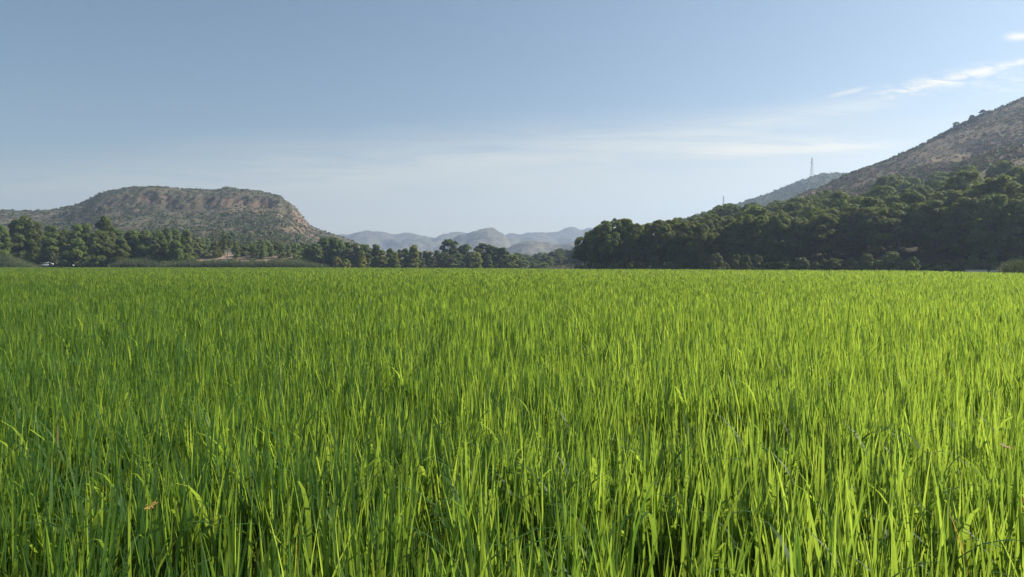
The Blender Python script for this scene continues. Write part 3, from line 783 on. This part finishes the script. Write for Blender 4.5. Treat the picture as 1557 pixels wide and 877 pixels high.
# ------------------------------------------------------------------ the rice
rg = np.random.default_rng(2024)
def rice_height(x, d):
    return .70 + .05 * fbm(x * .25, d * .25, 201, 3) + .06 * fbm(x * 1.1, d * 1.1, 205, 2)
UM = .80
def rice_points(n, d0, d1, power, side=None):
    """points with density ~ d**-power inside the view wedge plus a margin"""
    e = 2 - power
    r_ = rg.random(n)
    d = (d0 ** e + r_ * (d1 ** e - d0 ** e)) ** (1 / e)
    x = rg.uniform(-1, 1, n) * (UM * d + .8) if side is None else np.where(rg.random(n) < .5, -1, 1) * (UM * d + .8 + rg.uniform(0, side, n))
    u = x / d
    ok = d < np.interp(u, *EDGE) + .6 * rg.normal(size=n)
    # low bund between two plots on the far left
    bd = np.interp(u, [-1, -.3, .1, 1], [150, 141, 128, 128])
    ok &= ~((np.abs(d - bd) < .7) & (u < -.22))
    return x[ok], d[ok]
chunks = []
def rice_band(d0, d1, n, power, segs, leaves, wmul, side=None):
    x, d = rice_points(n, d0, d1, power, side)
    keep = rg.random(len(x)) < np.where(d < 8, .12, .24) + 1.1 * sstep(.33, .60, vnoise(x * 6.5, d * 6.5, 301) * .6 + vnoise(x * 2.2, d * 2.2, 303) * .4)
    x = x[keep]; d = d[keep]
    m_ = len(x)
    H = rice_height(x, d) * (.98 + np.where(d > 16, .07, .16) * rg.uniform(-1, 1, m_))
    stemphi = rg.uniform(0, 6.28, m_); stemth = np.abs(rg.normal(0, .035, m_))
    wm = np.asarray(wmul(d))
    vig_backlit = np.clip(rg.normal(.45, .24, m_) + .20 * sstep(28, 90, d) + .12 * sstep(.0, .55, x / d) - .10 * (1 - sstep(-.5, .1, x / d)) * (1 - sstep(20, 60, d)), 0, .96)  # growth tone per plant; far plants tinted lighter to paint in backlit tips
    for j in range(leaves):
        fr = rg.uniform(.12, .62, m_) if j else np.zeros(m_)
        z0 = fr * H; off = z0 * np.tan(stemth)
        wd_droop = np.where(d < 5, 1.35, 1.1)
        P = np.stack([x + off * np.cos(stemphi) + rg.normal(0, .012, m_), d + off * np.sin(stemphi) + rg.normal(0, .012, m_), z0], 1)
        phi = stemphi + rg.normal(0, 1.6, m_)
        droop = rg.random(m_) < (np.where(d < 4.0, .17, .07) if j else .0)
        th0 = stemth + np.abs(rg.normal(0, .05 + .04 * (j > 0), m_))
        kap = np.where(droop, rg.uniform(1.2, 2.3, m_), np.abs(rg.normal(.06, .15, m_)))
        L = np.where(droop, rg.uniform(.28, .5, m_), (H - z0) * (.90 + np.where(d > 16, .10, .25) * rg.uniform(-1, 1, m_)))
        wd = np.where(droop, wd_droop, 1) * (rg.uniform(.0085, .0185, m_) if j else rg.uniform(.006, .011, m_)) * wm
        tint = np.clip(vig_backlit + rg.normal(0, .16, m_), 0, .96); tint = np.where(rg.random(m_) < .0006, 1.0, tint)
        # most blades turn their flat side any way they like
        face = phi + math.pi / 2 + rg.normal(0, .6, m_) * ~droop
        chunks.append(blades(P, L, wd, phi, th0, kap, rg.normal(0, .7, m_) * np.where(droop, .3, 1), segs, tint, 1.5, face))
den = 245.0
def cnt_near(d0, d1): return int(den * 1.45 * (UM * (d1 ** 2 - d0 ** 2) + 1.6 * (d1 - d0)))
rice_band(1.8, 5.0, cnt_near(1.8, 5.0), 1e-6, 6, 6, lambda d: 1.0)
# further out: fewer, wider blades (each stands for a bunch)
def cnt_far(d0, d1, p): return int(den * 1.45 * 5 ** p * 2 * UM * (d1 ** (2 - p) - d0 ** (2 - p)) / (2 - p))
P_ = 1.55
rice_band(5.0, 14.0, int(1.25 * cnt_far(5, 14, P_)), P_, 4, 6, lambda d: (d / 5) ** .42)
rice_band(14.0, 45.0, int(1.25 * cnt_far(14, 45, P_)), P_, 3, 5, lambda d: (d / 5) ** .40)
# the field goes on to both sides of the view
rice_band(1.8, 9.0, int(den * 1.1 * 7.2 * 12), 1.0, 4, 5, lambda d: 1.1, side=6.0)
rice_band(9.0, 40.0, 13000, 1.0, 3, 5, lambda d: (d / 5) ** .6, side=8.0)
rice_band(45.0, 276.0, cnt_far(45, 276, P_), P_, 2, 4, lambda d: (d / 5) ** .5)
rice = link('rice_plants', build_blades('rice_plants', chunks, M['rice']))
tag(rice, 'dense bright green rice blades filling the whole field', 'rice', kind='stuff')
print('rice faces', len(rice.data.polygons))

# ------------------------------------------------------------------ things
M['white'] = simple('white_car_paint', (.80, .80, .78), .25, 0, .03)
M['glass'] = simple('dark_glass', (.03, .035, .04), .08, 0, .1)
M['rubber'] = simple('tyre_rubber', (.03, .03, .03), .8)
M['alloy'] = simple('wheel_alloy', (.5, .5, .5), .35, .8)
M['lamp'] = simple('lamp_lens', (.7, .7, .7), .1)
M['redlamp'] = simple('tail_lens', (.35, .02, .02), .15)
M['dark'] = simple('dark_plastic', (.05, .05, .055), .6)
M['steel'] = simple('galvanised_steel', (.20, .21, .22), .7, 0)
M['concrete'] = simple('pale_concrete', (.50, .49, .46), .85, 0, .2, 4)
M['rust'] = simple('dark_iron', (.06, .055, .05), .7, .3)

def car(px, d, z, length):
    o = bpy.data.objects.new('parked_car', None); C.objects.link(o)
    side = [(-2.12, .38), (-2.14, .70), (-2.0, .86), (-1.05, 1.0), (-.95, 1.03), (-.38, 1.55), (-.1, 1.63), (1.55, 1.62), (1.78, 1.52), (2.05, 1.02), (2.12, .85), (2.12, .38)]
    def hw(zz): return .86 - .16 * max(0, (zz - 1.0) / .63)
    bm = bmesh.new()
    l_ = [bm.verts.new((x, -hw(z_), z_)) for x, z_ in side]; r_ = [bm.verts.new((x, hw(z_), z_)) for x, z_ in side]
    bm.faces.new(l_); bm.faces.new(r_[::-1])
    for i in range(len(side)):
        j = (i + 1) % len(side); bm.faces.new((l_[j], l_[i], r_[i], r_[j]))
    bmesh.ops.bevel(bm, geom=[e for e in bm.edges if len(e.link_faces) == 2 and e.calc_face_angle(0) > .5], offset=.05, segments=2, affect='EDGES')
    bm_obj('body', bm, M['white'], o, True)
    for s in (-1, 1):
        for poly in ([(-.78, 1.06), (-.32, 1.50), (.20, 1.54), (.20, 1.06)], [(.28, 1.06), (.28, 1.54), (1.05, 1.54), (1.05, 1.06)], [(1.13, 1.08), (1.13, 1.54), (1.58, 1.52), (1.80, 1.10)]):
            bm = bmesh.new()
            f = bm.faces.new([bm.verts.new((x, s * (hw(z_) + .006), z_)) for x, z_ in poly])
            ex = bmesh.ops.extrude_face_region(bm, geom=[f]); bmesh.ops.translate(bm, verts=[v for v in ex['geom'] if isinstance(v, bmesh.types.BMVert)], vec=(0, s * .006, 0))
            bm_obj('side_window', bm, M['glass'], o)
        bm = bmesh.new(); bm_box(bm, (-.62, s * .95, 1.08), (.12, .16, .12)); bmesh.ops.bevel(bm, geom=bm.edges[:], offset=.03, segments=2, affect='EDGES'); bm_obj('mirror', bm, M['dark'], o)
        bm = bmesh.new(); bm_box(bm, (-2.02, s * .62, .76), (.22, .34, .14)); bmesh.ops.bevel(bm, geom=bm.edges[:], offset=.03, segments=2, affect='EDGES'); bm_obj('headlight', bm, M['lamp'], o)
        bm = bmesh.new(); bm_box(bm, (2.07, s * .72, .92), (.12, .2, .3)); bmesh.ops.bevel(bm, geom=bm.edges[:], offset=.03, segments=2, affect='EDGES'); bm_obj('tail_light', bm, M['redlamp'], o)
        for xw in (-1.35, 1.35):
            bm = bmesh.new(); bmesh.ops.create_cone(bm, cap_ends=True, segments=24, radius1=.34, radius2=.34, depth=.23, matrix=Matrix.Translation((xw, s * .78, .34)) @ Matrix.Rotation(math.pi / 2, 4, 'X'))
            bmesh.ops.bevel(bm, geom=[e for e in bm.edges if e.calc_face_angle(0) > 1], offset=.04, segments=2, affect='EDGES')
            wv = bm_obj('wheel', bm, M['rubber'], o)
            bm = bmesh.new(); bmesh.ops.create_cone(bm, cap_ends=True, segments=20, radius1=.2, radius2=.16, depth=.03, matrix=Matrix.Translation((xw, s * .905, .34)) @ Matrix.Rotation(s * -math.pi / 2, 4, 'X'))
            bm_obj('rim', bm, M['alloy'], wv)
    bm = bmesh.new(); f = bm.faces.new([bm.verts.new(p) for p in ((-.90, -.72, 1.09), (-.90, .72, 1.09), (-.44, .60, 1.51), (-.44, -.60, 1.51))])
    ex = bmesh.ops.extrude_face_region(bm, geom=[f]); bmesh.ops.translate(bm, verts=[v for v in ex['geom'] if isinstance(v, bmesh.types.BMVert)], vec=(-.02, 0, .02)); bm_obj('windscreen', bm, M['glass'], o)
    bm = bmesh.new(); bm_box(bm, (-2.1, 0, .48), (.16, 1.6, .2)); bmesh.ops.bevel(bm, geom=bm.edges[:], offset=.04, segments=2, affect='EDGES'); bm_obj('bumper', bm, M['white'], o)
    u = (px - 778.5) / F
    s = length / 4.25
    o.location = (u * d, d, z); o.scale = (s, s, s); o.rotation_euler = (0, 0, R(4))
    tag(o, 'small white estate car on the track behind the left field edge', 'car')
car(72.5, 279, .62, 4.2)
# the low causeway under the car
bm = bmesh.new(); bm_box(bm, (-172, 279.2, .31), (60, 4.4, .63)); bmesh.ops.bevel(bm, geom=bm.edges[:], offset=.12, segments=2, affect='EDGES')
tag(bm_obj('track_causeway', bm, M['track']), 'slightly raised gravel causeway the white car stands on', 'causeway', kind='structure')

def pylon(px, ptop, pbase, d, label, zf=None, H=None):
    x, y, zt = at(px, ptop, d); _, _, zb = at(px, pbase, d)
    h = zt - zb; o = bpy.data.objects.new('electricity_pylon', None); C.objects.link(o); o.location = (x, y, zb); o.rotation_euler = (0, 0, R(8))
    tag(o, label, 'pylon', 'electricity pylons on the right hills')
    def hwid(q): return np.interp(q, [0, .55, .62, 1], [.082, .030, .026, .010]) * h
    bm = bmesh.new(); rr = .0034 * h
    qs = [0, .14, .26, .37, .46, .54, .62, .70, .78, .86, .93, 1.0]
    cor = lambda q: [Vector((sx_ * hwid(q), sy_ * hwid(q), q * h)) for sx_, sy_ in ((-1, -1), (1, -1), (1, 1), (-1, 1))]
    for a, b_ in zip(qs[:-1], qs[1:]):
        ca, cb = cor(a), cor(b_)
        for k in range(4):
            bm_tube(bm, [ca[k], cb[k]], [rr, rr], 4)
            bm_tube(bm, [ca[k], cb[(k + 1) % 4]], [rr * .6] * 2, 4); bm_tube(bm, [cb[k], ca[(k + 1) % 4]], [rr * .6] * 2, 4)
            bm_tube(bm, [cb[k], cb[(k + 1) % 4]], [rr * .5] * 2, 4)
    bm_obj('lattice_tower', bm, M['steel'], o)
    for q, sd in ((.86, 1), (.76, -1), (.68, 1)):
        bm = bmesh.new(); w_ = .105 * h
        for sy_ in (-1, 1):
            bm_tube(bm, [(0, sy_ * hwid(q), q * h), (sd * w_, 0, q * h + .004 * h)], [rr * 1.1, rr * .8], 4)
            bm_tube(bm, [(0, sy_ * hwid(q), q * h + .045 * h), (sd * w_, 0, q * h + .006 * h)], [rr * .8, rr * .8], 4)
        arm = bm_obj('crossarm', bm, M['steel'], o)
        bm = bmesh.new(); bm_tube(bm, [(sd * w_ * .96, 0, q * h), (sd * w_ * .96, 0, q * h - .05 * h)], [rr * 1.1] * 2, 6); bm_obj('insulator', bm, M['dark'], arm)
pylon(1234.5, 239, 269.5, 935, 'tall lattice pylon on the crest of the rounded green hill')
pylon(1100, 297, 320, 900, 'smaller distant lattice pylon half hidden by the treetops')

def skin_body(name, verts, edges, radii, mat, parent, sub=2):
    me = bpy.data.meshes.new(name); me.from_pydata(verts, edges, []); o = bpy.data.objects.new(name, me); C.objects.link(o)
    md = o.modifiers.new('skin', 'SKIN'); md.use_smooth_shade = True
    for v, r_ in zip(me.skin_vertices[0].data, radii): v.radius = (r_, r_) if not isinstance(r_, tuple) else r_
    me.skin_vertices[0].data[0].use_root = True
    ss = o.modifiers.new('sub', 'SUBSURF'); ss.levels = sub; ss.render_levels = sub
    dg = bpy.context.evaluated_depsgraph_get(); dg.update()
    nm = bpy.data.meshes.new_from_object(o.evaluated_get(dg)); nm.name = name
    bpy.data.objects.remove(o); nm.materials.clear(); nm.materials.append(mat)
    for p in nm.polygons: p.use_smooth = True
    return link(name, nm, parent)

M['plumage'] = simple('white_plumage', (.78, .78, .76), .8, 0, .05)
M['beak'] = simple('yellow_beak', (.5, .33, .05), .5)
def wing_mesh(name, pts, chord, th, mat, parent):
    """a thin curved wing through pts (root to tip), with thickness"""
    bm = bmesh.new(); rings = []
    for p, c in zip(pts, chord):
        p = Vector(p)
        rings.append([bm.verts.new(p + Vector((-c * .35, 0, 0))), bm.verts.new(p + Vector((-c * .05, 0, th * c))), bm.verts.new(p + Vector((c * .35, 0, th * .5 * c))), bm.verts.new(p + Vector((c * .65, 0, 0))), bm.verts.new(p + Vector((c * .2, 0, -th * .3 * c)))])
    for a, b_ in zip(rings[:-1], rings[1:]):
        for k in range(5): bm.faces.new((a[k], a[(k + 1) % 5], b_[(k + 1) % 5], b_[k]))
    bm.faces.new(rings[0][::-1]); bm.faces.new(rings[-1])
    return bm_obj(name, bm, mat, parent, True)
def egret(loc, rot, scale, label, lift):
    o = bpy.data.objects.new('egret', None); C.objects.link(o); o.location = loc; o.rotation_euler = rot; o.scale = (scale,) * 3
    tag(o, label, 'bird', 'white egrets in flight')
    skin_body('body', [(0, 0, 0), (-.13, 0, .02), (-.22, 0, .05), (-.25, 0, .10), (-.31, 0, .115), (.16, 0, -.01), (.28, 0, -.015)], [(0, 1), (1, 2), (2, 3), (3, 4), (0, 5), (5, 6)], [.085, .065, .032, .026, .034, .06, (.05, .015)], M['plumage'], o)
    bm = bmesh.new(); bm_tube(bm, [(-.33, 0, .113), (-.37, 0, .108), (-.42, 0, .10)], [.014, .010, .003], 6); bm_obj('beak', bm, M['beak'], o)
    for s in (-1, 1):
        cl, sl_ = math.cos(lift), math.sin(lift)
        wing_mesh('wing', [(0, s * .04, .04), (-.02, s * (.04 + .20 * cl), .04 + .20 * sl_), (.0, s * (.04 + .36 * cl), .04 + .35 * sl_), (.06, s * (.04 + .50 * cl), .04 + .45 * sl_)], [.24, .24, .19, .06], .07, M['plumage'], o)
        bm = bmesh.new(); bm_tube(bm, [(.2, s * .03, -.03), (.36, s * .03, -.045), (.46, s * .035, -.05)], [.009, .007, .006], 5); bm_obj('leg', bm, M['dark'], o)
x, y, z = at(993.5, 357, 165); egret((x, y, z), (0, R(20), R(75)), 1.0, 'white egret with raised wings flying before the dark wood', R(68))
x, y, z = at(112, 403.6, 270); egret((x, y, z), (0, 0, R(80)), 1.1, 'white egret low over the far field edge right of the car', R(42))

M['amber'] = simple('amber_wing', (.52, .34, .10), .35, 0, .2, 60)
M['ochre'] = simple('ochre_body', (.42, .20, .05), .5, 0, .25, 80)
M['eye'] = simple('brown_eye', (.12, .04, .03), .2)
def wing_membrane(me_name, root, tip, ch0, ch1, parent):
    root, tip = Vector(root), Vector(tip); bm = bmesh.new(); rows = []
    n_ = 8
    for i in range(n_ + 1):
        q = i / n_; p = root.lerp(tip, q); c = (ch0 * .45 + (ch1 - ch0 * .45) * min(1, q * 2.2)) * math.sqrt(max(0.02, 1 - max(0, (q - .6) / .4) ** 2))
        rows.append([bm.verts.new(p + Vector((0, -c * .3 + c * k / 2, (.0004 if k == 1 else 0)))) for k in range(3)])
    for a, b_ in zip(rows[:-1], rows[1:]):
        for k in range(2): bm.faces.new((a[k], a[k + 1], b_[k + 1], b_[k]))
    bmesh.ops.solidify(bm, geom=bm.faces[:], thickness=.00025)
    return bm_obj('wing', bm, M['amber'], parent, True)
def dragonfly(px, py, d, rot, scale, label):
    x, y, z = at(px, py, d)
    o = bpy.data.objects.new('dragonfly', None); C.objects.link(o); o.location = (x, y, z); o.rotation_euler = rot; o.scale = (scale,) * 3
    tag(o, label, 'dragonfly', 'orange dragonflies over the rice')
    # body lies along y, head at -y
    skin_body('body', [(0, 0, 0), (0, -.006, .001), (0, -.009, .001), (0, .006, -.001), (0, .012, -.001), (0, .024, -.001), (0, .034, 0)], [(0, 1), (1, 2), (0, 3), (3, 4), (4, 5), (5, 6)], [.0042, .0034, .0022, .0026, .0018, .0016, .0012], M['ochre'], o)
    for s in (-1, 1):
        bm = bmesh.new(); bmesh.ops.create_uvsphere(bm, u_segments=12, v_segments=8, radius=.0024, matrix=Matrix.Translation((s * .0018, -.0112, .0015))); bm_obj('eye', bm, M['eye'], o, True)
        wing_membrane('wing', (s * .002, -.002, .003), (s * .031, -.007, .009), .007, .0075, o)
        wing_membrane('wing', (s * .002, .003, .003), (s * .029, .007, .008), .010, .009, o)
dragonfly(230, 771, 2.3, (R(15), R(-20), R(60)), .75, 'orange dragonfly hovering low in the rice at the lower left')
dragonfly(1529, 680, 3.0, (R(10), R(15), R(-65)), .9, 'orange dragonfly hovering over the rice near the right frame edge')

# concrete channel lip and sluice post at the right end of the field
o = bpy.data.objects.new('irrigation_channel', None); C.objects.link(o)
x0, d0 = (1468 - 778.5) / F * 108, 108.; x1, d1 = (1520 - 778.5) / F * 101, 101.
o.location = (x0, d0, 0); tag(o, 'pale concrete irrigation channel at the right end of the field', 'channel')
dr = Vector((x1 - x0, d1 - d0, 0)); L_ = dr.length; rot = Matrix.Rotation(math.atan2(dr.y, dr.x), 3, 'Z')
for off in (0, 1.0):
    bm = bmesh.new(); bm_box(bm, rot @ Vector((L_ / 2, off, .36)), (L_, .14, .745), rot); bmesh.ops.bevel(bm, geom=bm.edges[:], offset=.02, segments=1, affect='EDGES'); bm_obj('side_wall', bm, M['concrete'], o)
bm = bmesh.new(); bm_box(bm, rot @ Vector((L_ / 2, .5, .32)), (L_, .856, .1), rot); bm_obj('channel_bed', bm, M['concrete'], o)
o2 = bpy.data.objects.new('sluice_gate', None); C.objects.link(o2); xs, ds_, _ = at(1503, 405, 102.4); o2.location = (xs, ds_ - .15, 0); o2.rotation_euler = (0, 0, math.atan2(dr.y, dr.x))
tag(o2, 'small dark iron sluice gate standing by the concrete channel', 'sluice gate')
for s in (-1, 1):
    bm = bmesh.new(); bm_box(bm, (s * .22, 0, .62), (.07, .07, 1.24)); bm_obj('post', bm, M['rust'], o2)
bm = bmesh.new(); bm_box(bm, (0, 0, 1.26), (.56, .08, .07)); bm_obj('crossbar', bm, M['rust'], o2)
bm = bmesh.new(); bm_box(bm, (0, 0, .6), (.36, .03, .7)); bm_obj('gate_plate', bm, M['rust'], o2)
bm = bmesh.new(); bm_tube(bm, [(0, 0, .96), (0, 0, 1.5)], [.02, .02], 6); hs_ = bm_obj('spindle', bm, M['rust'], o2)
bm = bmesh.new(); bm_tube(bm, [(.14 * math.cos(k * math.pi / 5), .14 * math.sin(k * math.pi / 5), 1.5) for k in range(11)], [.015] * 11, 5); bm_obj('handwheel', bm, M['rust'], hs_)

# ------------------------------------------------------------------ air
m, t, out = new_mat('valley_haze')
pv = t.node('ShaderNodeVolumePrincipled'); pv.inputs['Color'].default_value = (.58, .73, 1.0, 1); pv.inputs['Density'].default_value = 3.0e-4
pv.inputs['Anisotropy'].default_value = .5; pv.inputs['Density Attribute'].default_value = ''
t.l.new(pv.outputs[0], out.inputs['Volume'])
bm = bmesh.new(); bm_box(bm, (0, 1400, 135), (7400, 4400, 274))
hz = bm_obj('haze', bm, m); tag(hz, 'thin bluish haze filling the valley air', 'haze', kind='stuff')

# ------------------------------------------------------------------ render settings
SC.view_settings.view_transform = 'Standard'; SC.view_settings.look = 'None'
SC.view_settings.exposure = 0.92; SC.view_settings.gamma = 1.0; SC.view_settings.use_curve_mapping = False
cy = SC.cycles
cy.max_bounces = 7; cy.diffuse_bounces = 3; cy.glossy_bounces = 2; cy.transmission_bounces = 5; cy.volume_bounces = 1; cy.transparent_max_bounces = 4
cy.use_denoising = True
cy.sample_clamp_indirect = 5
